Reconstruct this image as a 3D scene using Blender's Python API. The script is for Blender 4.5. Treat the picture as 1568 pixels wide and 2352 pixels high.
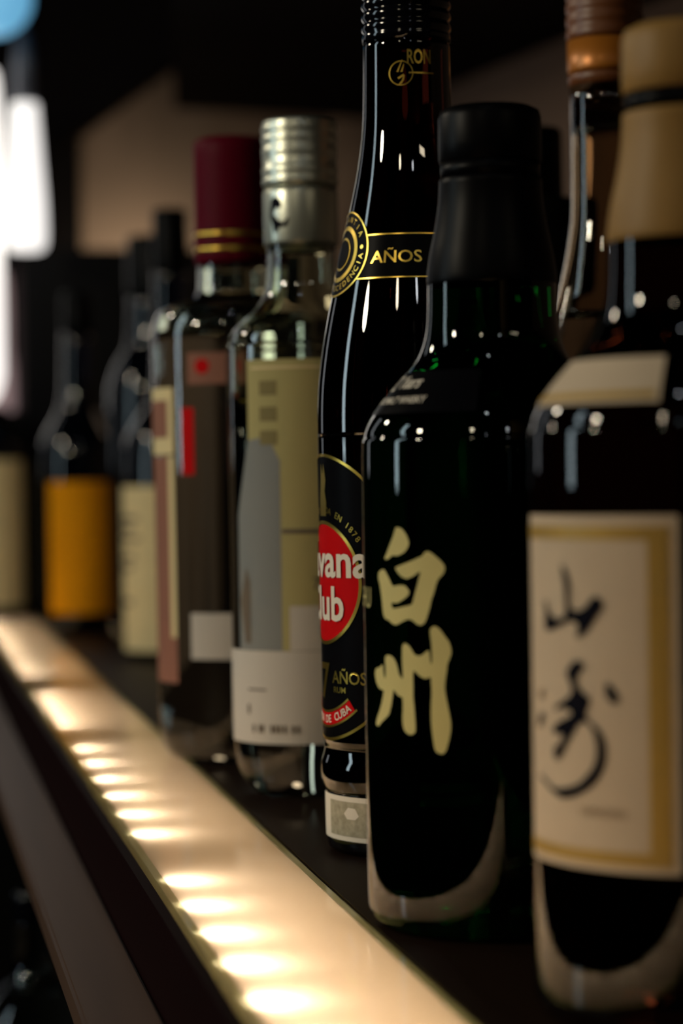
import bpy, bmesh, math, random
from mathutils import Vector, Matrix
from mathutils.geometry import tessellate_polygon

random.seed(4)
for o in list(bpy.data.objects):
    bpy.data.objects.remove(o)
SC = bpy.context.scene
COL = SC.collection
R = math.radians

# ------------------------------------------------------------------ camera
def make_camera():
    yaw, pitch, roll = R(10.6), R(0.83), R(0.8)
    fw = Vector((math.sin(yaw)*math.cos(pitch), math.cos(yaw)*math.cos(pitch), -math.sin(pitch)))
    rt = Vector((math.cos(yaw), -math.sin(yaw), 0))
    up = rt.cross(fw)
    r2 = rt*math.cos(roll) - up*math.sin(roll)
    u2 = rt*math.sin(roll) + up*math.cos(roll)
    cd = bpy.data.cameras.new('camera')
    co = bpy.data.objects.new('camera', cd)
    COL.objects.link(co)
    M = Matrix((r2, u2, -fw)).transposed().to_4x4()
    M.translation = Vector((0, 0, 0.136))
    co.matrix_world = M
    cd.sensor_fit = 'VERTICAL'
    cd.sensor_height = 36.0
    cd.sensor_width = 24.0
    cd.lens = 36.0*5553/2352
    cd.clip_start = 0.05
    cd.dof.use_dof = True
    cd.dof.focus_distance = 0.818
    cd.dof.aperture_fstop = 7.8
    SC.camera = co
make_camera()

# ------------------------------------------------------------------ world, view, lights
w = bpy.data.worlds.new('bar_dark'); SC.world = w
w.use_nodes = True
w.node_tree.nodes['Background'].inputs[0].default_value = (0.02, 0.025, 0.04, 1)
w.node_tree.nodes['Background'].inputs[1].default_value = 0.02
SC.view_settings.view_transform = 'Standard'
SC.view_settings.look = 'None'
SC.view_settings.exposure = 0.0
SC.view_settings.gamma = 1.0
SC.view_settings.use_curve_mapping = False
SC.cycles.use_denoising = True
SC.cycles.caustics_reflective = False
SC.cycles.caustics_refractive = False
SC.cycles.sample_clamp_indirect = 4.0
SC.cycles.max_bounces = 14
SC.cycles.transmission_bounces = 12
SC.cycles.transparent_max_bounces = 12

def light(name, kind, loc, power, color, size=0.05, size_y=None, aim=None, spread=None):
    d = bpy.data.lights.new(name, kind)
    d.energy = power; d.color = color
    if kind == 'AREA':
        d.size = size
        if size_y:
            d.shape = 'RECTANGLE'; d.size_y = size_y
        if spread: d.spread = R(spread)
    else:
        d.shadow_soft_size = size
    o = bpy.data.objects.new(name, d); COL.objects.link(o)
    o.location = loc
    if aim is not None:
        o.rotation_euler = (Vector(aim)-Vector(loc)).to_track_quat('-Z', 'Y').to_euler()
    return o

MID = (0.18, 0.72, 0.08)
# tall daylight strips of the bar's street windows, on the customers' side
light('window_light', 'AREA', (-1.75, 1.27, 0.75), 5, (0.72, 0.92, 1.0), 0.16, 1.25, (-0.0, 0.75, 0.6))
light('window_light', 'AREA', (-1.05, 3.2, 0.7), 0.6, (0.9, 0.95, 1.0), 0.16, 1.1, (0.2, 0.8, 0.5))
# bulbs of the bar ceiling, plus two fills added out of view
light('bulb_or_fill', 'POINT', (-1.05, 0.62, 0.72), 23, (1.0, 0.88, 0.66), 0.06)
light('bulb_or_fill', 'POINT', (-0.55, -0.35, 0.95), 3, (1.0, 0.86, 0.62), 0.04)  # weak unseen fill, added to light the right part of the near label
light('bulb_or_fill', 'POINT', (-0.1, 0.1, 1.5), 1.2, (0.9, 0.95, 1.0), 0.03)
light('bulb_or_fill', 'POINT', (0.15, -0.6, 1.0), 0.8, (0.9, 0.95, 1.0), 0.03)
light('bulb_or_fill', 'POINT', (-0.75, 1.75, 0.8), 7, (1.0, 0.88, 0.68), 0.05)  # added out of view to brighten the far labels
light('ceiling_tube', 'AREA', (0.75, -0.5, 0.9), 0.6, (1.0, 0.85, 0.6), 0.3, 0.04, MID)
# wash along the far niche wall, from behind the sideboard
light('niche_light', 'AREA', (0.34, 3.19, 0.405), 0.36, (1.0, 0.9, 0.66), 0.16, 0.05, (0.34, 3.36, 0.50))
light('niche_light', 'POINT', (0.55, 2.3, 0.45), 0.17, (1.0, 0.72, 0.5), 0.06)

# ------------------------------------------------------------------ materials
def mat(name, color, rough=0.5, metal=0.0, trans=0.0, ior=1.5, spec=0.5, coat=0.0, emis=None, estr=0.0, noise=None):
    m = bpy.data.materials.new(name); m.use_nodes = True
    nt = m.node_tree
    b = nt.nodes['Principled BSDF']
    b.inputs['Base Color'].default_value = (*color, 1)
    b.inputs['Roughness'].default_value = rough
    b.inputs['Metallic'].default_value = metal
    b.inputs['Transmission Weight'].default_value = trans
    b.inputs['IOR'].default_value = ior
    b.inputs['Specular IOR Level'].default_value = spec
    b.inputs['Coat Weight'].default_value = coat
    if emis:
        b.inputs['Emission Color'].default_value = (*emis, 1)
        b.inputs['Emission Strength'].default_value = estr
    if noise:                              # (scale, second colour, stretch)
        sc, c2, st = noise
        tc = nt.nodes.new('ShaderNodeTexCoord'); mp = nt.nodes.new('ShaderNodeMapping')
        mp.inputs['Scale'].default_value = st
        nz = nt.nodes.new('ShaderNodeTexNoise'); nz.inputs['Scale'].default_value = sc
        nz.inputs['Detail'].default_value = 5
        mx = nt.nodes.new('ShaderNodeMix'); mx.data_type = 'RGBA'
        mx.inputs[6].default_value = (*color, 1); mx.inputs[7].default_value = (*c2, 1)
        nt.links.new(tc.outputs['Object'], mp.inputs[0]); nt.links.new(mp.outputs[0], nz.inputs['Vector'])
        nt.links.new(nz.outputs[0], mx.inputs[0]); nt.links.new(mx.outputs[2], b.inputs['Base Color'])
    return m

def sheet_glass(name, tint, gloss=True):               # thin clear plate: fresnel gloss over straight-through
    m = bpy.data.materials.new(name); m.use_nodes = True
    nt = m.node_tree; nt.nodes.clear()
    out = nt.nodes.new('ShaderNodeOutputMaterial')
    t = nt.nodes.new('ShaderNodeBsdfTransparent'); t.inputs[0].default_value = (*tint, 1)
    g = nt.nodes.new('ShaderNodeBsdfGlossy'); g.inputs['Roughness'].default_value = 0.02
    f = nt.nodes.new('ShaderNodeFresnel'); f.inputs[0].default_value = 1.45
    mx = nt.nodes.new('ShaderNodeMixShader')
    if not gloss:
        nt.links.new(t.outputs[0], out.inputs[0]); return m
    nt.links.new(f.outputs[0], mx.inputs[0]); nt.links.new(t.outputs[0], mx.inputs[1])
    nt.links.new(g.outputs[0], mx.inputs[2]); nt.links.new(mx.outputs[0], out.inputs[0])
    return m

def opal_glass(name, tint):                # milky lit glass with a polished top
    m = bpy.data.materials.new(name); m.use_nodes = True
    nt = m.node_tree; nt.nodes.clear()
    out = nt.nodes.new('ShaderNodeOutputMaterial')
    t = nt.nodes.new('ShaderNodeBsdfTranslucent'); t.inputs[0].default_value = (*tint, 1)
    d = nt.nodes.new('ShaderNodeBsdfDiffuse'); d.inputs[0].default_value = (tint[0]*.6, tint[1]*.6, tint[2]*.6, 1)
    g = nt.nodes.new('ShaderNodeBsdfGlossy'); g.inputs['Roughness'].default_value = 0.06
    f = nt.nodes.new('ShaderNodeFresnel'); f.inputs[0].default_value = 1.3
    m1 = nt.nodes.new('ShaderNodeMixShader'); m1.inputs[0].default_value = 0.2
    mx = nt.nodes.new('ShaderNodeMixShader')
    nt.links.new(t.outputs[0], m1.inputs[1]); nt.links.new(d.outputs[0], m1.inputs[2])
    nt.links.new(f.outputs[0], mx.inputs[0]); nt.links.new(m1.outputs[0], mx.inputs[1])
    nt.links.new(g.outputs[0], mx.inputs[2]); nt.links.new(mx.outputs[0], out.inputs[0])
    return m

M = dict(
    green_glass=mat('green_glass', (0.0006, 0.045, 0.005), 0.0, trans=1.0, ior=1.35),
    brown_glass=mat('brown_glass', (0.03, 0.006, 0.002), 0.0, trans=1.0, ior=1.35),
    rum_glass=mat('rum_glass', (0.009, 0.0014, 0.0008), 0.0, trans=1.0, ior=1.48),
    clear_glass=mat('clear_glass', (0.86, 0.91, 0.79), 0.0, trans=1.0, ior=1.5),
    night_glass=mat('night_glass', (0.003, 0.004, 0.008), 0.02, trans=0.6, ior=1.5),
    black_cap=mat('black_cap', (0.0015, 0.0015, 0.002), 0.38, spec=0.06),
    black_gloss=mat('black_gloss', (0.0025, 0.0025, 0.004), 0.08, spec=0.4),
    black_matte=mat('black_matte', (0.002, 0.002, 0.002), 0.6, spec=0.1),
    label_black=mat('label_black', (0.003, 0.003, 0.004), 0.35, spec=0.03),
    pale_gold=mat('pale_gold', (0.62, 0.55, 0.24), 0.55, spec=0.03),
    gold=mat('gold_foil', (0.95, 0.66, 0.12), 0.3, metal=1.0),
    dull_gold=mat('dull_gold', (0.5, 0.3, 0.05), 0.5, metal=0.35, noise=(180, (0.42, 0.27, 0.07), (1, 1, 1))),
    washi=mat('washi_paper', (0.62, 0.5, 0.36), 0.75, spec=0.03, noise=(90, (0.55, 0.43, 0.31), (1, 1, 1))),
    ink=mat('ink', (0.004, 0.004, 0.008), 0.5, spec=0.03),
    faded_ink=mat('faded_ink', (0.2, 0.12, 0.06), 0.7, spec=0.03),
    grey_ink=mat('grey_ink', (0.16, 0.13, 0.1), 0.7, spec=0.03),
    red=mat('label_red', (0.55, 0.006, 0.008), 0.4, spec=0.03),
    white_print=mat('white_print', (0.82, 0.74, 0.62), 0.5, spec=0.03),
    cream=mat('cream_paper', (0.82, 0.68, 0.38), 0.7, spec=0.03, noise=(70, (0.74, 0.6, 0.32), (1, 1, 1))),
    white_paper=mat('white_paper', (0.6, 0.56, 0.5), 0.6, spec=0.03),
    olive_ink=mat('olive_ink', (0.24, 0.2, 0.09), 0.7, spec=0.03),
    olive_paper=mat('olive_paper', (0.44, 0.385, 0.17), 0.6, spec=0.03),
    blue_paper=mat('blue_grey_paper', (0.24, 0.25, 0.24), 0.5, spec=0.03),
    engraved=mat('engraved_paper', (0.62, 0.56, 0.42), 0.6, spec=0.03, noise=(420, (0.2, 0.18, 0.11), (1, 1, 1))),
    amber_paper=mat('amber_paper', (0.85, 0.36, 0.006), 0.55, spec=0.03, noise=(25, (0.75, 0.28, 0.006), (1, 1, 1))),
    salmon=mat('salmon_print', (0.30, 0.14, 0.10), 0.6, spec=0.03),
    yellow=mat('yellow_print', (0.6, 0.45, 0.03), 0.6, spec=0.03),
    red_cap=mat('red_cap', (0.085, 0.001, 0.009), 0.45, spec=0.05),
    silver_cap=mat('silver_cap', (0.58, 0.6, 0.5), 0.34, metal=0.85),
    tan_capsule=mat('tan_capsule', (0.3, 0.17, 0.05), 0.5, spec=0.2, noise=(160, (0.24, 0.13, 0.03), (1, 1, 0.2))),
    amber_capsule=mat('amber_capsule', (0.5, 0.17, 0.02), 0.35, metal=0.3),
    amber_dark=mat('amber_ring', (0.16, 0.05, 0.012), 0.4),
    wood=mat('dark_wood', (0.016, 0.007, 0.0035), 0.5, spec=0.06, noise=(14, (0.009, 0.004, 0.002), (12, 0.6, 12))),
    fascia=mat('fascia_wood', (0.009, 0.0015, 0.0015), 0.6, spec=0.03, noise=(14, (0.007, 0.002, 0.002), (12, 0.6, 12))),
    ledge=mat('ledge_laminate', (0.10, 0.058, 0.036), 0.5, spec=0.1, noise=(9, (0.06, 0.034, 0.024), (10, 0.5, 10))),
    channel=mat('channel_white', (0.95, 0.86, 0.72), 0.6, spec=0.1),
    opal=opal_glass('opal_glass', (0.94, 0.78, 0.60)),
    plate_clear=sheet_glass('plate_clear', (0.99, 0.99, 0.97), False),
    plate_edge=opal_glass('plate_edge', (0.9, 0.9, 0.6)),
    front_edge=opal_glass('front_edge', (0.62, 0.6, 0.38)),
    led=mat('led_glow', (1, 0.9, 0.75), 0.5, emis=(1.0, 0.85, 0.67), estr=560),
    led_tape=mat('led_tape', (0.75, 0.7, 0.6), 0.6),
    wall=mat('brown_wall', (0.16, 0.105, 0.075), 0.85, spec=0.1, noise=(5, (0.14, 0.095, 0.07), (1, 1, 1))),
    dark_wall=mat('dark_wall', (0.003, 0.002, 0.002), 0.85, spec=0.05),
    lamp_white=mat('lamp_white', (0.9, 0.88, 0.84), 0.6, emis=(1.0, 0.96, 0.93), estr=1.1),
    lantern=mat('lantern_paper', (0.85, 0.8, 0.74), 0.7, emis=(1.0, 0.95, 0.9), estr=1.4),
    blue_globe=mat('blue_globe', (0.25, 0.55, 0.8), 0.4, emis=(0.16, 0.5, 0.8), estr=0.75),
    lamp_grey=mat('lamp_grey', (0.09, 0.1, 0.13), 0.45),
    pink_glass=mat('pink_frosted', (0.6, 0.42, 0.42), 0.5, spec=0.4, emis=(0.8, 0.55, 0.55), estr=0.18),  # faint emission stands in for lantern light in the frosted glass
)

# ------------------------------------------------------------------ mesh helpers
def link_mesh(name, bm, mats, parent=None, smooth=True):
    me = bpy.data.meshes.new(name)
    bm.to_mesh(me); bm.free()
    for m in (mats if isinstance(mats, (list, tuple)) else [mats]):
        me.materials.append(m)
    if smooth:
        for p in me.polygons: p.use_smooth = True
    o = bpy.data.objects.new(name, me); COL.objects.link(o)
    if parent: o.parent = parent
    return o

def thing(name, label, cat, loc=(0, 0, 0), group=None, rz=0.0):
    o = bpy.data.objects.new(name, None); COL.objects.link(o)
    o.location = loc; o.rotation_euler.z = rz
    o['label'] = label; o['category'] = cat
    if group: o['group'] = group
    return o

def tag(o, label, cat, group=None):
    o['label'] = label; o['category'] = cat
    if group: o['group'] = group
    return o

def struct(o):
    o['kind'] = 'structure'; return o

def smooth_profile(p, n=4):
    """Catmull-Rom through (z, r) points."""
    out = []
    for i in range(len(p)-1):
        a = p[max(i-1, 0)]; b = p[i]; c = p[i+1]; d = p[min(i+2, len(p)-1)]
        for k in range(n):
            t = k/n
            q = []
            for j in range(2):
                q.append(0.5*(2*b[j]+(c[j]-a[j])*t+(2*a[j]-5*b[j]+4*c[j]-d[j])*t*t+(3*b[j]-a[j]-3*c[j]+d[j])*t**3))
            out.append((min(max(q[0], min(b[0], c[0])), max(b[0], c[0])), max(q[1], 0.0)))
    out.append(p[-1])
    return out

def add_lathe(bm, prof, seg=96, mi=0, flip=False):
    """prof: [(z, r)] from bottom to top; open or capped with centre points."""
    rings = []
    for z, r in prof:
        if r < 1e-6:
            rings.append([bm.verts.new((0, 0, z))])
        else:
            rings.append([bm.verts.new((r*math.cos(2*math.pi*i/seg), r*math.sin(2*math.pi*i/seg), z)) for i in range(seg)])
    for a, b in zip(rings, rings[1:]):
        for i in range(seg):
            j = (i+1) % seg
            if len(a) == 1 and len(b) == 1: continue
            if len(a) == 1: vs = [a[0], b[j], b[i]]
            elif len(b) == 1: vs = [a[i], a[j], b[0]]
            else: vs = [a[i], a[j], b[j], b[i]]
            if flip: vs.reverse()
            f = bm.faces.new(vs); f.material_index = mi

def lathe(name, prof, m, parent=None, seg=96, loc=None):
    bm = bmesh.new()
    add_lathe(bm, prof, seg)
    o = link_mesh(name, bm, m, parent)
    if loc: o.location = loc
    return o

def box_bm(bm, x0, x1, y0, y1, z0, z1, mi=0):
    v = [bm.verts.new(p) for p in ((x0,y0,z0),(x1,y0,z0),(x1,y1,z0),(x0,y1,z0),(x0,y0,z1),(x1,y0,z1),(x1,y1,z1),(x0,y1,z1))]
    for q in ((0,3,2,1),(4,5,6,7),(0,1,5,4),(1,2,6,5),(2,3,7,6),(3,0,4,7)):
        f = bm.faces.new([v[i] for i in q]); f.material_index = mi

def box(name, x0, x1, y0, y1, z0, z1, m, parent=None, bevel=0.0):
    bm = bmesh.new(); box_bm(bm, x0, x1, y0, y1, z0, z1)
    if bevel:
        bmesh.ops.bevel(bm, geom=bm.edges[:], offset=bevel, segments=2, affect='EDGES')
    return link_mesh(name, bm, m, parent, smooth=False)

def prism(name, pts, d, m, parent=None):
    """pts: front outline (3D), pushed back along d."""
    bm = bmesh.new()
    a = [bm.verts.new(p) for p in pts]; b = [bm.verts.new(Vector(p)+Vector(d)) for p in pts]
    bm.faces.new(a); bm.faces.new(b[::-1])
    for i in range(len(a)):
        j = (i+1) % len(a); bm.faces.new([a[j], a[i], b[i], b[j]])
    bmesh.ops.recalc_face_normals(bm, faces=bm.faces[:])
    return link_mesh(name, bm, m, parent, smooth=False)

class Wrap:
    """Printed matter laid onto a turned bottle: flat shapes in (degrees, millimetres of height) follow the glass."""
    def __init__(self, prof):
        self.z = [p[0] for p in prof]; self.r = [p[1] for p in prof]
        self.bm = bmesh.new()
    def rad(self, z):
        zs, rs = self.z, self.r
        if z <= zs[0]: return rs[0]
        for i in range(len(zs)-1):
            if z <= zs[i+1]:
                t = (z-zs[i])/max(zs[i+1]-zs[i], 1e-9); return rs[i]+(rs[i+1]-rs[i])*t
        return rs[-1]
    def put(self, tmp, off, mi):
        """tmp: flat bmesh with x in degrees, y in mm."""
        for _ in range(6):
            long = [e for e in tmp.edges if abs(e.verts[0].co.x-e.verts[1].co.x) > 6.0 or abs(e.verts[0].co.y-e.verts[1].co.y) > 5.0]
            if not long: break
            bmesh.ops.subdivide_edges(tmp, edges=long, cuts=1)
            bmesh.ops.triangulate(tmp, faces=tmp.faces[:])
        mp = {}
        for v in tmp.verts:
            z = v.co.y*0.001; r = self.rad(z)+off
            a = R(v.co.x)
            mp[v] = self.bm.verts.new((r*math.cos(a), r*math.sin(a), z))
        for f in tmp.faces:
            vs = [mp[v] for v in f.verts]
            if f.normal.z < 0: vs.reverse()
            try:
                nf = self.bm.faces.new(vs); nf.material_index = mi
            except ValueError: pass
        tmp.free()
    def poly(self, pts, off, mi, holes=()):
        loops = [[Vector((x, y, 0)) for x, y in L] for L in [pts, *holes]]
        tris = tessellate_polygon(loops)
        flat = [p for L in loops for p in L]
        t = bmesh.new(); vs = [t.verts.new(p) for p in flat]
        for tr in tris:
            try: t.faces.new([vs[i] for i in tr])
            except ValueError: pass
        t.normal_update()
        self.put(t, off, mi)
    def rect(self, a0, a1, z0, z1, off, mi):
        self.poly([(a0, z0), (a1, z0), (a1, z1), (a0, z1)], off, mi)
    def ring(self, ca, cz, r0, r1, off, mi, rr, t0=0, t1=360, n=64):
        """annulus sector, millimetre radii round (ca deg, cz mm); rr = glass radius in mm."""
        k = math.degrees(1/rr)
        def P(r, t): return (ca+k*r*math.cos(R(t)), cz+r*math.sin(R(t)))
        t = bmesh.new(); prev = None
        for i in range(n+1):
            th = t0+(t1-t0)*i/n
            cur = (t.verts.new((*P(r0, th), 0)), t.verts.new((*P(r1, th), 0)))
            if prev: t.faces.new([prev[0], prev[1], cur[1], cur[0]])
            prev = cur
        t.normal_update()
        self.put(t, off, mi)
    def disc(self, ca, cz, r, off, mi, rr, n=64):
        k = math.degrees(1/rr)
        self.poly([(ca+k*r*math.cos(2*math.pi*i/n), cz+r*math.sin(2*math.pi*i/n)) for i in range(n)], off, mi)
    def text(self, s, ca, cz, h, off, mi, rr, bold=0.0, align='CENTER', wide=1.0, rot=0.0, shear=0.0):
        """h = cap height in mm, baseline at cz."""
        cu = bpy.data.curves.new('lettering', 'FONT')
        cu.body = s; cu.align_x = align; cu.resolution_u = 3; cu.offset = bold; cu.shear = shear
        ob = bpy.data.objects.new('lettering', cu); COL.objects.link(ob)
        dg = bpy.context.evaluated_depsgraph_get()
        me = bpy.data.meshes.new_from_object(ob.evaluated_get(dg))
        bpy.data.objects.remove(ob); bpy.data.curves.remove(cu)
        t = bmesh.new(); t.from_mesh(me); bpy.data.meshes.remove(me)
        k = math.degrees(1/rr); s_ = h/0.70
        cr, sr = math.cos(R(rot)), math.sin(R(rot))
        for v in t.verts:
            x, y = v.co.x*s_*wide, v.co.y*s_
            x, y = x*cr-y*sr, x*sr+y*cr
            v.co = (ca+k*x, cz+y, 0)
        t.normal_update()
        self.put(t, off, mi)
    def arc_text(self, s, ca, cz, rad, h, off, mi, rr, t_mid, step, inward=False, bold=0.0):
        """letters on an arc of radius rad (mm); t_mid = angle of the middle letter, step in degrees."""
        k = math.degrees(1/rr); n = len(s)
        for i, ch in enumerate(s):
            if ch == ' ': continue
            d = (i-(n-1)/2)*step
            th = t_mid-d if not inward else t_mid+d
            x, y = rad*math.cos(R(th)), rad*math.sin(R(th))
            self.text(ch, ca+k*x, cz+y, h, off, mi, rr, bold=bold, rot=(th-90 if not inward else th+90))
    def done(self, name, mats, parent):
        return link_mesh(name, self.bm, mats, parent)

def smooth_loop(pts, n=3):
    out = []; N = len(pts)
    for i in range(N):
        a, b, c, d = (pts[(i+k) % N] for k in (-1, 0, 1, 2))
        for k in range(n):
            t = k/n
            out.append(tuple(0.5*(2*b[j]+(c[j]-a[j])*t+(2*a[j]-5*b[j]+4*c[j]-d[j])*t*t+(3*b[j]-a[j]-3*c[j]+d[j])*t**3) for j in (0, 1)))
    return out

def unwrap(pts):
    """angles as one continuous range below zero."""
    return [(a-360 if a > 60 else a, z) for a, z in pts]

def bottle_glass(parent, prof, m, cavity=None, seg=96, name='body'):
    """outer glass turned from prof (z, r); cavity = (fill height, wall thickness) hollows the part above the liquid."""
    bm = bmesh.new()
    top = prof[-1][0]
    add_lathe(bm, [(prof[0][0]+0.002, 0.0)]+prof+[(top, 0.0)], seg)
    if cavity:
        zf, th = cavity
        inner = [(z, r-th) for z, r in prof if z > zf and z < top-0.002]
        wz = Wrap(prof)
        inner = [(zf, 0.0), (zf, wz.rad(zf)-th)]+inner+[(top-0.002, 0.0)]
        add_lathe(bm, inner, seg, flip=True)
        wz.bm.free()
    return link_mesh(name, bm, m, parent)
BAI_DOT = [(-149.51,121.02),(-146.79,120.62),(-144.44,119.11),(-142.94,117.09),(-142.97,115.87),(-144.56,114.24),(-147.4,113.1),(-149.97,112.66),(-152.63,112.73),(-155.05,111.78),(-156.78,111.45),(-158.07,111.84),(-156.46,113.51),(-153.95,116.19),(-151.76,118.66),(-150.59,120.51)]
BAI_BOX = [(-163.09,107.44),(-160.38,108.42),(-158.22,108.25),(-155.23,105.95),(-152.67,103.75),(-149.34,104.01),(-145.64,103.97),(-143.51,102.88),(-142.97,101.88),(-144.14,100.84),(-146.96,99.68),(-149.93,98.8),(-153.55,98.72),(-153.1,97.4),(-151.74,97.13),(-146.6,97.75),(-141.91,98.45),(-140.96,99.48),(-139.24,102.94),(-137.71,106.2),(-136.98,107.82),(-137.68,108.02),(-140.21,106.98),(-142.85,106.24),(-144.41,106.02),(-147.17,106.59),(-149.67,107.88),(-150.72,109.09),(-149.61,109.51),(-145.46,110.37),(-141.59,111.22),(-137.95,112.16),(-135.83,112.78),(-134.79,113.69),(-133.43,114.1),(-131.46,113.6),(-128.59,112.1),(-126.42,110.7),(-125.51,109.29),(-126.16,107.68),(-128.4,106.07),(-129.54,104.45),(-130.4,102.43),(-131.75,100.0),(-132.79,97.37),(-134.03,94.93),(-135.25,93.3),(-137.0,92.56),(-139.12,92.83),(-141.29,93.8),(-143.55,94.16),(-146.72,93.48),(-149.25,92.7),(-151.44,92.34),(-153.73,92.79),(-155.64,93.55),(-158.18,93.99),(-159.77,95.38),(-160.49,98.24),(-161.24,101.1),(-162.29,103.96),(-163.45,105.78)]
SHU = [(-167.72,77.99),(-166.25,78.99),(-163.6,79.32),(-160.89,80.26),(-160.47,78.74),(-159.98,77.11),(-158.81,76.34),(-158.59,79.64),(-158.86,82.3),(-157.25,83.18),(-154.5,83.08),(-152.21,82.14),(-150.49,80.16),(-149.47,77.95),(-147.79,76.79),(-147.15,77.22),(-147.45,81.69),(-147.36,85.36),(-146.89,86.59),(-145.28,87.04),(-142.99,86.09),(-140.79,84.12),(-139.32,83.65),(-137.2,83.7),(-135.1,84.65),(-133.41,85.19),(-132.95,83.69),(-132.49,81.48),(-131.83,82.09),(-132.04,86.73),(-132.61,90.55),(-132.09,91.77),(-130.3,92.3),(-128.07,91.42),(-125.62,89.24),(-123.96,87.65),(-123.09,85.04),(-123.89,83.03),(-124.85,81.41),(-125.36,78.99),(-126.03,76.16),(-126.09,73.74),(-125.37,70.74),(-124.52,67.73),(-123.8,64.73),(-123.86,62.12),(-124.53,59.69),(-125.33,57.86),(-125.97,56.43),(-127.25,55.39),(-128.84,55.35),(-130.74,56.1),(-131.67,58.49),(-132.27,61.5),(-132.7,64.72),(-132.59,69.16),(-132.27,73.21),(-132.44,76.03),(-132.74,77.44),(-135.28,77.07),(-137.7,77.62),(-139.82,78.67),(-140.9,79.25),(-141.48,78.22),(-141.44,74.97),(-141.46,71.32),(-141.0,67.88),(-140.71,64.85),(-140.57,62.02),(-141.17,60.98),(-142.86,60.4),(-145.18,60.71),(-146.96,61.95),(-147.72,64.56),(-147.41,67.63),(-147.55,70.99),(-149.42,71.42),(-151.61,72.35),(-152.72,73.12),(-153.42,72.48),(-154.21,69.99),(-155.51,67.26),(-156.82,65.55),(-159.81,64.16),(-162.74,62.96),(-165.34,61.77),(-167.41,62.26),(-166.61,63.97),(-163.83,66.61),(-161.58,69.62),(-160.35,72.16),(-160.87,72.75),(-163.55,73.03),(-165.81,74.15),(-167.49,75.93)]
YAMA = [(-157.94,114.11),(-156.01,113.09),(-154.55,111.38),(-153.69,109.3),(-153.74,106.87),(-153.97,104.77),(-152.91,103.58),(-150.13,103.13),(-147.11,103.89),(-145.17,105.31),(-143.6,106.37),(-142.08,106.74),(-140.33,106.25),(-139.17,105.06),(-139.51,103.85),(-141.28,102.28),(-143.42,100.34),(-145.64,98.56),(-147.61,97.3),(-149.61,96.64),(-150.97,97.03),(-150.24,98.79),(-150.55,99.82),(-152.28,100.47),(-154.85,100.4),(-158.39,99.42),(-162.72,98.4),(-167.16,97.8),(-169.04,98.7),(-168.91,101.01),(-168.58,103.14),(-169.08,104.72),(-167.94,105.28),(-166.44,103.03),(-164.04,101.52),(-160.87,100.92),(-157.52,101.37),(-156.31,102.27),(-156.43,104.71),(-156.55,107.5),(-157.07,110.11),(-157.83,112.01)]
ZAKI = [(-152.62,90.85),(-150.44,91.2),(-148.03,90.83),(-147.4,89.97),(-148.43,88.87),(-150.17,87.56),(-150.74,86.29),(-149.91,84.9),(-148.22,83.72),(-145.91,82.75),(-144.96,81.72),(-145.65,80.45),(-146.64,79.34),(-146.67,78.1),(-146.04,77.24),(-144.13,76.26),(-141.38,74.96),(-139.61,73.09),(-138.77,70.65),(-138.82,68.18),(-139.77,65.66),(-141.62,63.45),(-144.47,61.35),(-148.09,59.72),(-152.7,58.36),(-158.22,57.43),(-162.11,57.86),(-166.53,59.14),(-171.03,60.6),(-174.3,61.8),(-172.92,62.09),(-167.54,60.52),(-164.46,59.67),(-159.84,59.83),(-154.9,60.54),(-150.47,61.71),(-147.67,63.31),(-144.68,65.42),(-143.06,67.98),(-142.69,70.48),(-143.27,72.93),(-144.47,75.0),(-146.07,76.17),(-147.69,76.55),(-149.78,76.0),(-151.55,74.67),(-153.45,72.96),(-155.41,71.07),(-157.85,68.95),(-159.61,67.22),(-161.39,66.56),(-163.24,66.98),(-163.9,68.38),(-163.12,69.88),(-160.35,70.59),(-159.03,71.93),(-158.56,73.04),(-161.19,72.88),(-163.52,72.92),(-164.45,73.76),(-162.95,74.94),(-159.78,76.2),(-156.41,77.1),(-154.07,77.94),(-154.41,78.81),(-156.77,79.23),(-159.25,79.28),(-161.91,78.6),(-162.81,79.27),(-160.97,80.27),(-157.5,81.35),(-154.71,82.55),(-153.36,83.86),(-154.25,85.43),(-155.73,87.16),(-156.11,88.22),(-154.52,89.53)]
ZAKI_DOT = [(-138.74,85.99),(-137.3,86.03),(-135.6,85.03),(-134.21,83.48),(-133.68,82.09),(-134.55,81.36),(-136.23,81.49),(-137.93,82.49),(-138.79,84.05)]
ZAKI_TICK = [(-173.28,82.86),(-171.26,83.34),(-170.69,82.28),(-171.39,81.15),(-173.37,80.85),(-174.02,81.73)]
ZAKI_FLICK = [(-174.66,76.57),(-172.18,77.64),(-170.62,76.83),(-171.63,75.49),(-173.71,74.08),(-175.53,73.77),(-175.47,75.24)]

# ------------------------------------------------------------------ the room
struct(prism('wall_right', [(1.11, 0.2, -0.6), (0.6065, 3.3, -0.6), (0.6065, 3.3, 1.3), (1.11, 0.2, 1.3)], (0.12, 0.02, 0), M['wall']))
struct(box('wall_back', 0.2627, 0.70, 3.302, 3.36, -0.6, 1.3, M['wall']))
struct(box('wall_left', -0.75, 0.2625, 3.28, 3.33, -0.6, 1.3, M['dark_wall']))
# dropped black ceiling over the niche
struct(prism('ceiling', [(1.10, 0.2, 0.608), (0.6345, 3.144, 0.608), (0.3656, 3.0723, 0.608), (0.122, 1.024, 0.608), (0.30, 0.2, 0.608)], (0, 0, 0.6), M['dark_wall']))
struct(prism('trim_1', [(0.3544, 2.9937, 0.655), (0.2443, 3.0132, 0.5756), (0.2, 3.02, 0.546), (0.2, 3.02, 1.25), (0.3544, 2.9937, 1.25)], (0.01, 0.07, 0), M['dark_wall']))

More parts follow.
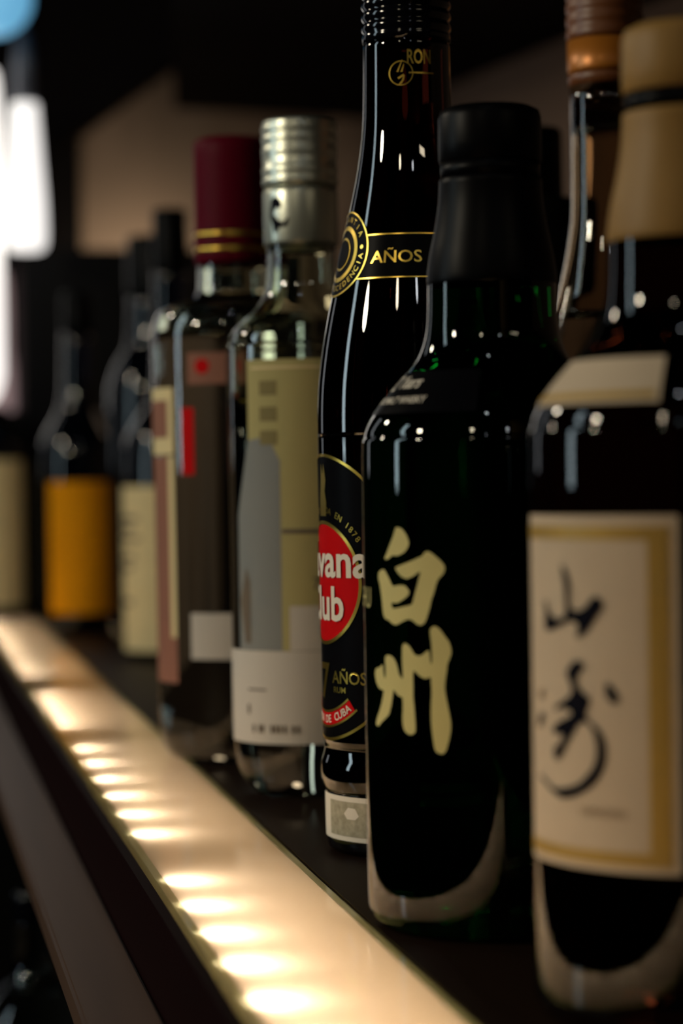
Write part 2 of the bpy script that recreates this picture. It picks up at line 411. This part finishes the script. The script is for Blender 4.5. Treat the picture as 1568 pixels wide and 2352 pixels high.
# ------------------------------------------------------------------ the lit bar shelf
T0, T1 = 0.30, 2.42
shelf = thing('bar_shelf', 'long dark wood back-bar shelf with a lit glass strip along its front', 'shelf', (0.14, 1.3, 0))
def on_shelf(o):
    o.parent = shelf; o.location = Vector(o.location)-Vector((0.14, 1.3, 0)); return o
on_shelf(box('shelf_board', 0.1417, 0.56, T0, 2.56, -0.03, 0.0, M['wood'], bevel=0.0008))
on_shelf(box('fascia', 0.0815, 0.0850, T0, 2.56, -0.034, -0.0005, M['fascia']))
on_shelf(box('ledge', 0.0565, 0.0812, T0, 2.56, -0.042, -0.0315, M['ledge'], bevel=0.0012))
bm = bmesh.new()
box_bm(bm, 0.0853, 0.1415, T0, T1, -0.033, -0.030)
box_bm(bm, 0.0853, 0.0866, T0, T1, -0.030, -0.0062)
box_bm(bm, 0.1407, 0.1415, T0, T1, -0.030, -0.0062)
box_bm(bm, 0.0853, 0.1415, T1, T1+0.003, -0.033, -0.0062)
on_shelf(link_mesh('light_channel', bm, M['channel'], smooth=False))['label'] = 'pale channel glowing under the glass'
bm = bmesh.new()
box_bm(bm, 0.0895, 0.1382, T0, T1, -0.006, 0.0003, 1)
bm.faces.ensure_lookup_table(); bm.faces[1].material_index = 0      # the gloss sits on the top face
pl = on_shelf(link_mesh('glass_strip', bm, [M['opal'], M['plate_clear']], smooth=False)); pl['label'] = 'opal glass strip'
for x0, x1, em in ((0.0867, 0.0895, 'front_edge'), (0.1382, 0.1406, 'plate_edge')):
    e = box('polished_edge', x0, x1, T0, T1, -0.0058, 0.0005, M[em])
    e.parent = pl
    e.location = Vector((0, 0, 0))-Vector((0.14, 1.3, 0))-pl.location
    e['label'] = 'greenish polished edge'
pl.location = pl.location

tape = thing('led_strip', 'row of warm white glowing diodes under the glass shelf strip', 'light strip', (0.0894, T0, -0.0078))
bm = bmesh.new(); box_bm(bm, -0.0017, -0.0012, 0.0, T1-T0, -0.003, 0.003)
link_mesh('tape', bm, M['led_tape'], tape, smooth=False)
LEDS = [0.40, 0.452, 0.505, 0.558, 0.611, 0.664, 0.716, 0.766, 0.818, 0.871, 0.99, 1.05, 1.113, 1.178, 1.245, 1.315,
        1.45, 1.50, 1.55, 1.60, 1.65, 1.84, 1.90, 1.96, 2.06, 2.12, 2.18, 2.24, 2.30, 2.36]
LEDS += [2.42, 2.48, 2.54]
for t in LEDS:
    bm = bmesh.new(); box_bm(bm, -0.0012, 0.0004, t*0.9315-T0-0.0022, t*0.9315-T0+0.0022, -0.0014, 0.0014)
    link_mesh('led', bm, M['led'], tape, smooth=False)

tag(box('lower_shelf', -0.35, 0.5, 0.3, 2.5, -0.45, -0.42, M['black_matte'], bevel=0.001), 'black lower shelf in shadow beneath the lit shelf', 'shelf')

# ------------------------------------------------------------------ whisky bottles of one mould
WH = smooth_profile([(0, 0.0320), (.0004, 0.0350), (.0017, 0.0378), (.0045, 0.0394), (.0105, 0.0402), (.05, .0402), (.10, .0402), (.1420, .0402), (.148, .0396),
      (.1525, .0380), (.157, .0350), (.1615, .0312), (.166, .0272), (.171, .0233), (.177, .0208), (.184, .0198), (.1965, .0195)], 4)

def whisky_capsule(root, m, m_ring):
    lathe('capsule', smooth_profile([(.1935, .0192), (.1940, .0197), (.1965, .0197), (.203, .0188), (.211, .0171), (.219, .0159), (.2255, .0156)], 3)+[(.2258, .0152), (.2258, .0)], m, root)
    s = lathe('stopper', [(.2305, .0), (.2305, .0152), (.2310, .0156), (.2360, .0157), (.2440, .0156), (.2462, .0149), (.2474, .0125), (.2476, .0)], m, root)
    lathe('ring', [(.2256, .0), (.2256, .0151), (.2307, .0151), (.2307, .0)], m_ring, root)
    return s

hak = thing('whisky_bottle', 'dark green whisky bottle with two large pale gold brushed characters on its side', 'bottle', (0.1811, 0.7143, 0), 'whisky bottles at the near end')
bottle_glass(hak, WH, M['green_glass'], seg=128)
whisky_capsule(hak, M['black_cap'], M['black_cap'])
W = Wrap(WH)
W.poly(smooth_loop(unwrap(BAI_DOT)), 0.0002, 0)
W.poly(smooth_loop(unwrap(BAI_BOX)), 0.0002, 0)
W.poly(smooth_loop(unwrap(SHU)), 0.0002, 0)
W.text('HAKUSHU', -171.5, 96.8, 6.2, 0.0002, 0, 40, align='RIGHT', wide=0.8)
W.done('lettering', [M['pale_gold']], hak)['label'] = 'pale gold brushed characters'
W = Wrap(WH)
W.rect(-206, -112, 154.6, 167.2, 0.0002, 0)
W.text('Years', -161, 162.2, 3.6, 0.0004, 1, 31, shear=0.3, bold=0.01)
W.text('12', -182, 161.6, 4.6, 0.0004, 1, 31, shear=0.2, bold=0.01)
W.text('PURE MALT WHISKY', -163, 157.6, 2.0, 0.0004, 1, 34, bold=0.01, wide=1.05)
W.done('shoulder_label', [M['label_black'], M['white_print']], hak)

yam = thing('whisky_bottle', 'brown whisky bottle cut by the right frame edge, cream label with black brushed characters', 'bottle', (0.1972, 0.5795, 0), 'whisky bottles at the near end')
bottle_glass(yam, WH, M['brown_glass'], seg=128)
whisky_capsule(yam, M['tan_capsule'], M['black_cap'])
W = Wrap(WH)
a0, a1 = -184.5, -112.6
W.rect(a0, a1, 41.2, 126.0, 0.0003, 0)
W.rect(a0, a1-3.0, 43.0, 46.0, 0.00045, 1)
W.rect(a0, a1-3.0, 120.2, 123.4, 0.00045, 1)
W.rect(a1-10.5, a1-3.0, 43.0, 123.4, 0.0005, 1)
for P in (YAMA, ZAKI, ZAKI_DOT, ZAKI_FLICK):
    W.poly(smooth_loop(unwrap(P)), 0.0006, 2)
W.poly(smooth_loop(unwrap(ZAKI_TICK)), 0.0006, 3)
W.text('YAMAZAKI', -141, 54.2, 1.9, 0.0005, 3, 40)
lb = W.done('label', [M['washi'], M['dull_gold'], M['ink'], M['faded_ink']], yam); lb['label'] = 'cream paper label with gold border and brushed black characters'
W = Wrap(WH)
W.rect(-188, -119, 152.8, 164.0, 0.0003, 0)
W.rect(-188, -121, 154.0, 155.6, 0.0005, 1)
W.done('shoulder_label', [M['washi'], M['dull_gold']], yam)

# ------------------------------------------------------------------ rum bottle
HP = smooth_profile([(0, .0300), (.0012, .0318), (.004, .0330), (.0205, .0333), (.0222, .0333), (.0236, .0340), (.0275, .0350), (.0320, .0348), (.0355, .0338), (.0385, .0334),
      (.042, .0338), (.10, .0341), (.146, .0345), (.152, .0346), (.161, .0345), (.171, .0339), (.1825, .0324), (.192, .0307), (.2015, .0287), (.215, .0257),
      (.231, .0221), (.247, .0187), (.2625, .0166), (.278, .0160), (.2945, .0158)], 4)
rum = thing('rum_bottle', 'tall dark rum bottle with red disc label and black cap, standing behind the green bottle', 'bottle', (0.1884, 0.8649, 0))
bottle_glass(rum, HP, M['rum_glass'], seg=128)
cp = [(.2935, 0.0), (.2935, .0160), (.2960, .0161)]
for i in range(7):
    z = .2970+i*.0042
    cp += [(z, .0156), (z+.0010, .0163), (z+.0026, .0163), (z+.0036, .0156)]
cp += [(.3275, .0155), (.3290, .0140), (.3292, 0.0)]
lathe('cap', cp, M['black_gloss'], rum)
W = Wrap(HP)                                    # neck seal
cz, ca = 280.5, -110
W.ring(ca, cz, 4.1, 4.5, 0.0002, 0, 16.2)
for pts in ([(-1.6, .5), (-.9, .4), (.6, 4.6), (.5, 4.9)], [(-.2, .4), (.6, .4), (1.2, 3.0), (1.1, 3.5)],
            [(-1.2, -1.6), (.9, -.3), (1.5, -.9), (-.8, -2.2)], [(1.5, -.9), (1.2, -2.4), (.3, -3.8), (-1.6, -4.6), (-1.0, -4.2), (.3, -2.6), (.8, -1.2)]):
    W.poly([(ca+x*3.54, cz+y) for x, y in pts], 0.0003, 0)
W.text('RON', -86, 284.0, 5.0, 0.0002, 0, 16.2, bold=0.02, wide=0.6)
W.rect(-100, -66, 280.3, 280.9, 0.0002, 0)
W.done('neck_label', [M['gold']], rum)
W = Wrap(HP)                                    # shoulder band and round seal
W.rect(-150, -20, 206.4, 222.8, 0.00015, 0)
W.rect(-146, -22, 206.4, 206.9, 0.0003, 1)
W.rect(-141, -22, 222.1, 222.6, 0.0003, 1)
W.text('AÑOS', -133.5, 212.0, 4.3, 0.0003, 1, 26, bold=0.012, align='LEFT', wide=1.12)
W.disc(-172, 216.5, 15.6, 0.0002, 0, 25.5)
W.ring(-172, 216.5, 14.9, 15.5, 0.0004, 1, 25.5)
W.ring(-172, 216.5, 8.6, 10.2, 0.0004, 1, 25.5)
W.disc(-172, 216.5, 6.0, 0.0004, 1, 25.5)
W.disc(-172, 216.5, 5.2, 0.0006, 0, 25.5)
W.arc_text('GARANTIA', -172, 216.5, 11.6, 2.1, 0.0004, 1, 25.5, 85, 15.0)
W.arc_text('PROCEDENCIA', -172, 216.5, 13.4, 2.1, 0.0004, 1, 25.5, -62, 11.0, inward=True)
W.disc(-144.5, 218.3, 0.75, 0.0004, 1, 25.5)
W.done('shoulder_label', [M['label_black'], M['gold']], rum)['label'] = 'black shoulder band with gold seal and lettering'
W = Wrap(HP)                                    # front label
ca = -172
outline = [(-40*math.cos(R(q))*.9, 44+102*0.5+0) for q in (0,)]
up = [(x, 108+math.sqrt(36.5**2-x*x)) for x in range(-24, 25, 3)]
dn = [(x, 81.4-math.sqrt(40.5**2-x*x)) for x in range(24, -25, -3)]
k = math.degrees(1/34.2)
W.poly([(ca+k*x, z) for x, z in up+dn], 0.00015, 0)
W.ring(ca, 108, 35.4, 36.5, 0.0003, 1, 34.2, 90-43, 90+43)
W.ring(ca, 81.4, 39.4, 40.5, 0.0003, 1, 34.2, -90-38, -90+38)
W.disc(ca, 98, 21.9, 0.0003, 2, 34.2)
W.ring(ca, 98, 21.1, 22.4, 0.0005, 1, 34.2, n=96)
W.text('Havana', ca, 100.4, 12.0, 0.0008, 3, 34.2, bold=0.022, wide=1.04)
W.text('Club', ca-2.5, 84.8, 12.0, 0.0008, 3, 34.2, bold=0.022, wide=0.95)
W.arc_text('FUNDADA EN 1878', ca, 98, 25.2, 2.3, 0.0004, 1, 34.2, 72, 5.0)
W.poly([(ca+x*k, z) for x, z in ((-3, 122), (3.2, 122), (3.6, 127), (2.4, 131), (3.4, 135), (1.6, 141), (.4, 137), (-1, 141), (-2, 133), (-3, 128))], 0.0004, 1)
W.text('7', -174, 56.5, 12.5, 0.0004, 1, 34.2, bold=0.02)
W.text('AÑOS', -162, 62.1, 4.4, 0.0004, 1, 34.2, bold=0.012, align='LEFT', wide=1.05)
W.text('RUM', -161, 58.7, 2.1, 0.0004, 1, 34.2, bold=0.012, align='LEFT', wide=1.2)
W.ring(ca, 76.3, 25.0, 30.0, 0.0003, 2, 34.2, -90-38, -90+38)
W.ring(ca, 76.3, 24.4, 25.2, 0.0005, 1, 34.2, -90-38, -90+38)
W.ring(ca, 76.3, 29.8, 30.6, 0.0005, 1, 34.2, -90-40, -90+40)
W.arc_text('EL RON DE CUBA', ca, 76.3, 28.9, 2.8, 0.0006, 3, 34.2, -90, 5.1, inward=True, bold=0.012)
W.done('front_label', [M['label_black'], M['gold'], M['red'], M['white_print']], rum)['label'] = 'black label with a red disc and white lettering'
W = Wrap(HP)                                    # engraved seal strip at the foot
W.rect(-192, -80, 5.6, 21.6, 0.0002, 0)
W.rect(-170, -86, 7.4, 19.8, 0.0004, 1)
W.poly([(-153, 15.5), (-150, 13.6), (-143, 13.6), (-140, 15.0), (-143, 17.6), (-149, 17.8)], 0.0005, 0)
W.done('seal_strip', [M['white_print'], M['engraved']], rum)

# ------------------------------------------------------------------ clear bottle with a silver screw cap
CP = smooth_profile([(0, .0200), (.0012, .0235), (.005, .0275), (.012, .0305), (.022, .0318), (.06, .0322), (.12, .0324), (.186, .0326), (.1935, .0322), (.199, .0304), (.2035, .0262), (.2085, .0205),
      (.2135, .0172), (.219, .0155), (.226, .0150), (.2385, .0149)], 4)
gin = thing('spirit_bottle', 'clear glass bottle with a ridged silver screw cap and pale paper labels', 'bottle', (0.1772, 1.0331, 0))
bottle_glass(gin, CP, M['clear_glass'], cavity=(0.158, 0.0022))
lathe('neck_sleeve', [(.2360, 0), (.2360, .0158), (.2375, .0161), (.2585, .0163), (.2605, .0158), (.2605, 0)], M['silver_cap'], gin)
W = Wrap([(.23, .0163), (.27, .0163)])
W.poly([(-150, 255), (-140, 256.5), (-130, 254), (-131, 251), (-141, 251.5), (-146, 249), (-138, 246.5), (-128, 245), (-118, 247.5), (-122, 243.5), (-134, 243), (-143, 240.5), (-146, 243.5), (-152, 248)], 0.0002, 0)
W.done('neck_print', [M['ink']], gin)
cp = [(.2612, 0), (.2612, .0156)]
for z in (.2622, .2668, .2755, .2805, .2848):
    cp += [(z, .0164), (z+.0022, .0166), (z+.0030, .0160)]
cp += [(.2885, .0163), (.2900, .0155), (.2903, 0)]
lathe('screw_cap', cp, M['silver_cap'], gin)
W = Wrap(CP)
W.rect(-196, -52, 23.5, 63, 0.0003, 0)
W.rect(-151, -148.5, 36, 40, 0.0005, 1)
for a in (-146, -140, -137, -129, -125.5, -122, -118, -112, -108): W.rect(a, a+2.4, 28.2, 31.6, 0.0005, 1)
W.rect(-150, -132, 46, 46.8, 0.0005, 1)
W.done('front_label', [M['white_paper'], M['grey_ink']], gin)['label'] = 'pale paper label with grey print at the foot'
W = Wrap(CP)
W.poly([(-160, 63.2), (-118, 63.2), (-118, 143), (-124, 150), (-133, 153), (-146, 152), (-152, 138), (-160, 120)], 0.0003, 0)
W.poly([(-158, 84), (-150, 98), (-146, 92), (-146, 66), (-152, 66)], 0.0005, 1)
W.done('side_label', [M['blue_paper'], M['grey_ink']], gin)['label'] = 'blue grey printed panel'
W = Wrap(CP)
W.rect(-146, -48, 63.2, 186, 0.0002, 3)
W.rect(-142, -52, 182, 183, 0.0004, 0)
for z in (150, 160, 171): W.rect(-134, -120, z, z+6, 0.0004, 4)
W.rect(-117, -48, 112.6, 114.4, 0.0005, 1)
W.rect(-112, -48, 63.2, 82, 0.0005, 2)
W.text('7', -92, 89, 5.0, 0.0005, 1, 32)
W.done('back_label', [M['cream'], M['grey_ink'], M['white_paper'], M['olive_paper'], M['olive_ink']], gin)['label'] = 'cream label panel crossed by a thin dark line'

# ------------------------------------------------------------------ clear bottle with a dark red cap
RP = smooth_profile([(0, .0300), (.0015, .0340), (.006, .0372), (.014, .0388), (.03, .0394), (.10, .0398), (.18, .0404), (.205, .0406), (.2125, .0396), (.2175, .0370), (.2205, .0310), (.2230, .0230), (.2260, .0185),
      (.2320, .0175), (.2440, .0174)], 4)
red = thing('spirit_bottle', 'clear square-shouldered bottle with a dark red cap ringed by gold lines', 'bottle', (0.1680, 1.1756, 0))
bottle_glass(red, RP, M['clear_glass'], cavity=(0.205, 0.0022))
lathe('cap', [(.2405, 0), (.2405, .0186), (.2425, .0190), (.2490, .0190), (.2560, .0189), (.2915, .0190), (.2975, .0192), (.3005, .0186), (.3020, .0160), (.3023, 0)], M['red_cap'], red)
for z in (.2462, .2535):
    lathe('gold_band', [(z, .0188), (z, .0192), (z+.0022, .0192), (z+.0022, .0188)], M['gold'], red)
W = Wrap(RP)
W.rect(-196, -146, 148, 180, 0.0003, 0)
W.rect(-192, -152, 156, 174, 0.0005, 1)
W.rect(-190, -146, 38, 147, 0.0003, 2)
W.rect(-152, -146, 60, 147, 0.0005, 0)
W.done('side_label', [M['cream'], M['salmon'], M['salmon']], red)['label'] = 'salmon and cream side label'
for nm, mats, shapes in (
        ('seal_print', ['salmon', 'red'], [(-132, -104, 181, 196, 0)]),
        ('stripe_print', ['red'], [(-138, -128, 138, 170, 0)]),
        ('yellow_print', ['yellow'], [(-100, -86, 122, 130, 0)]),
        ('foot_label', ['white_paper'], [(-133, -70, 50, 72, 0)])):
    W = Wrap(RP)
    for q in shapes: W.rect(q[0], q[1], q[2], q[3], 0.0003, q[4])
    if nm == 'seal_print': W.disc(-121, 189.5, 3.6, 0.0005, 1, 40)
    W.done(nm, [M[k_] for k_ in mats], red)

# ------------------------------------------------------------------ dark bottles farther along the shelf
def dark_bottle(label, loc, prof, name='spirit_bottle', group='dark bottles at the far end', capz=None, capr=0.0135, capm='black_cap', glass='night_glass'):
    t = thing(name, label, 'bottle', loc, group)
    bottle_glass(t, prof, M[glass], seg=64)
    z = prof[-1][0]
    lathe('cap', [(z-.002, 0), (z-.002, capr), (z+.001, capr+.0003), (capz-.003, capr), (capz-.0005, capr-.001), (capz, capr-.004), (capz, 0)], M[capm], t, seg=48)
    return t

t = dark_bottle('dark bottle with a tall cream label marked by black writing, far along the shelf', (0.2139, 1.8363, 0),
    smooth_profile([(0, .030), (.0015, .036), (.006, .0388), (.10, .039), (.150, .0388), (.168, .036), (.182, .028), (.196, .0190), (.212, .0148), (.26, .0135), (.295, .0132)], 4), capz=.342, capr=.0135)
W = Wrap([(0, .039), (.2, .039)])
W.rect(-190, -80, 7.0, 131, 0.0004, 0)
for z, a, b in ((103, -176, -140), (96, -178, -150), (88, -174, -138), (74, -172, -146), (66, -176, -150), (40, -178, -150)):
    W.poly([(a, z), (a+8, z+2.5), (b-9, z+1), (b, z+3), (b-3, z+6), (b-14, z+5), (a+10, z+6.5), (a+2, z+4)], 0.0006, 1)
W.done('label', [M['cream'], M['grey_ink']], t)

t = dark_bottle('dark bottle with an amber orange label, far along the shelf', (0.1694, 2.1867, 0),
    smooth_profile([(0, .028), (.0015, .033), (.006, .0355), (.10, .036), (.155, .0358), (.172, .033), (.186, .026), (.20, .0185), (.22, .015), (.27, .0135)], 4), capz=.305)
W = Wrap([(0, .036), (.2, .036)])
W.rect(-143, -47, 17.5, 135, 0.0004, 0)
W.done('label', [M['amber_paper']], t)['label'] = 'amber orange label'

t = dark_bottle('squat dark bottle with a broad cream label at the far left end of the shelf', (0.1056, 2.495, 0),
    smooth_profile([(0, .028), (.0015, .033), (.006, .0362), (.10, .0365), (.165, .036), (.18, .031), (.188, .022), (.192, .0145), (.197, .0135)], 4), capz=.212, capr=.0155)
W = Wrap([(0, .0365), (.2, .0365)])
W.rect(-170, -40, 9.5, 158, 0.0004, 0)
W.done('label', [M['cream']], t)['label'] = 'plain cream label'

dark_bottle('tall black bottle with thick stopper, in shadow between amber and cream labelled bottles', (0.2200, 2.012, 0),
    smooth_profile([(0, .030), (.0015, .036), (.006, .0395), (.10, .040), (.20, .040), (.222, .037), (.238, .030), (.250, .0235), (.29, .021)], 4), capz=.3385, capr=.0222)

# ------------------------------------------------------------------ second row: clear neck under an amber capsule
AP = smooth_profile([(0, .032), (.0015, .037), (.006, .0398), (.10, .0405), (.150, .0402), (.165, .0375), (.182, .0320), (.200, .0255), (.218, .0200), (.236, .0165), (.252, .0152), (.302, .0150)], 4)
am = thing('spirit_bottle', 'clear-necked brown bottle with an amber capsule, standing in the row behind', 'bottle', (0.3001, 0.9841, 0))
tea = mat('tea_glass', (0.62, 0.50, 0.36), 0.0, trans=1.0, ior=1.42)
bottle_glass(am, AP, tea, cavity=(0.20, 0.002))
lathe('neck_ring', [(.2990, 0), (.2990, .0156), (.3030, .0158), (.3045, .0150), (.3045, 0)], M['amber_dark'], am)
lathe('capsule', [(.3045, 0), (.3045, .0158), (.3060, .0160), (.3180, .0161), (.3182, 0)], M['amber_capsule'], am)
cp = [(.3184, 0), (.3184, .0160)]
for i in range(6):
    z = .3188+i*.0055
    cp += [(z+.0008, .0164), (z+.0036, .0164), (z+.0048, .0157)]
cp += [(.3530, .0150), (.3535, 0)]
lathe('screw_cap', cp, M['amber_dark'], am)

bk = dark_bottle('black bottle with a wide round black collar, behind the green bottle', (0.3130, 1.1620, 0),
    smooth_profile([(0, .032), (.0015, .038), (.006, .041), (.10, .042), (.150, .0415), (.168, .038), (.185, .028), (.198, .0185), (.208, .0162), (.272, .0160)], 4), group=None, capz=.307, capr=.0177)
lathe('collar', [(.2262, 0), (.2262, .0290), (.2285, .0303), (.2680, .0303), (.2708, .0290), (.2708, 0)], M['black_matte'], bk, seg=64)
# ------------------------------------------------------------------ lamps and dark furniture at the far left
lamp = thing('pendant_lamp', 'glowing white tapered pendant lamp hanging at the left edge', 'lamp', (0.1505, 2.622, 0.384))
lathe('lamp_shade', smooth_profile([(0.004, 0.0), (0.0, .0130), (.0015, .0175), (.006, .0203), (.016, .0214), (.05, .0210), (.10, .0175), (.150, .0140), (.158, .0125), (.159, 0)], 3), M['lamp_white'], lamp, seg=64)
lathe('socket', [(.1585, 0), (.1585, .0122), (.205, .0118), (.232, .0085), (.240, .003), (.240, 0)], M['lamp_grey'], lamp, seg=48)
lathe('cord', [(.239, .0016), (.86, .0016)], M['black_matte'], lamp, seg=12)
gl = thing('globe_lamp', 'pale blue glowing globe lamp in the top left corner', 'lamp', (0.115, 2.53, 0.6364))
lathe('globe', [(-.040*math.cos(math.pi*i/32), max(.040*math.sin(math.pi*i/32), 0)) if 0 < i < 32 else (-.040*math.cos(math.pi*i/32), 0) for i in range(33)], M['blue_globe'], gl, seg=64)
lathe('holder', [(.037, 0), (.037, .014), (.062, .012), (.070, .003), (.60, .002)], M['lamp_grey'], gl, seg=32)
la = thing('paper_lantern', 'tall white paper lantern glowing at the left frame edge', 'lamp', (0.0465, 2.68, 0.2105))
lathe('lantern_shade', smooth_profile([(.0, .040), (.004, .056), (.016, .071), (.034, .0785), (.06, .0805), (.20, .0805), (.355, .0795), (.378, .070), (.392, .050), (.393, 0)], 3), M['lantern'], la, seg=96)
lathe('foot', [(-.0005, 0), (-.0005, .038), (.003, .040), (.003, 0)], M['black_matte'], la, seg=48)
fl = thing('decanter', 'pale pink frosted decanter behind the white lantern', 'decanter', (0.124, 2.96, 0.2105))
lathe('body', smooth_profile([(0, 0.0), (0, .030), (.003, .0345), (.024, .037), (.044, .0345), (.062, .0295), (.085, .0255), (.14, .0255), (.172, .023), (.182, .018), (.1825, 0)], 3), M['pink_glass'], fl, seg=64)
tag(box('counter', -0.3, 0.1465, 2.575, 3.05, -0.62, 0.2100, M['black_matte'], bevel=0.002), 'black counter end carrying the white lantern', 'counter')
tag(box('sideboard', 0.1512, 0.46, 2.75, 2.95, -0.62, 0.3985, M['black_matte'], bevel=0.002), 'black sideboard standing in front of the far brown wall', 'sideboard')

# ------------------------------------------------------------------ bottle on the lower shelf
lo = dark_bottle('dim grey glass bottle on the lower shelf at the bottom left', (0.0845, 1.51, -0.42),
    smooth_profile([(0, .028), (.0015, .033), (.006, .0358), (.15, .036), (.212, .0352), (.226, .031), (.238, .0235), (.250, .0155), (.262, .0128), (.285, .0122)], 4),
    group='bottles on the lower shelf', capz=.302, capr=.0128, capm='black_gloss', glass='clear_glass')
W = Wrap([(0, .036), (.22, .036)])
W.rect(-130, -50, 60, 200, 0.0004, 0)
W.done('label', [M['red']], lo)
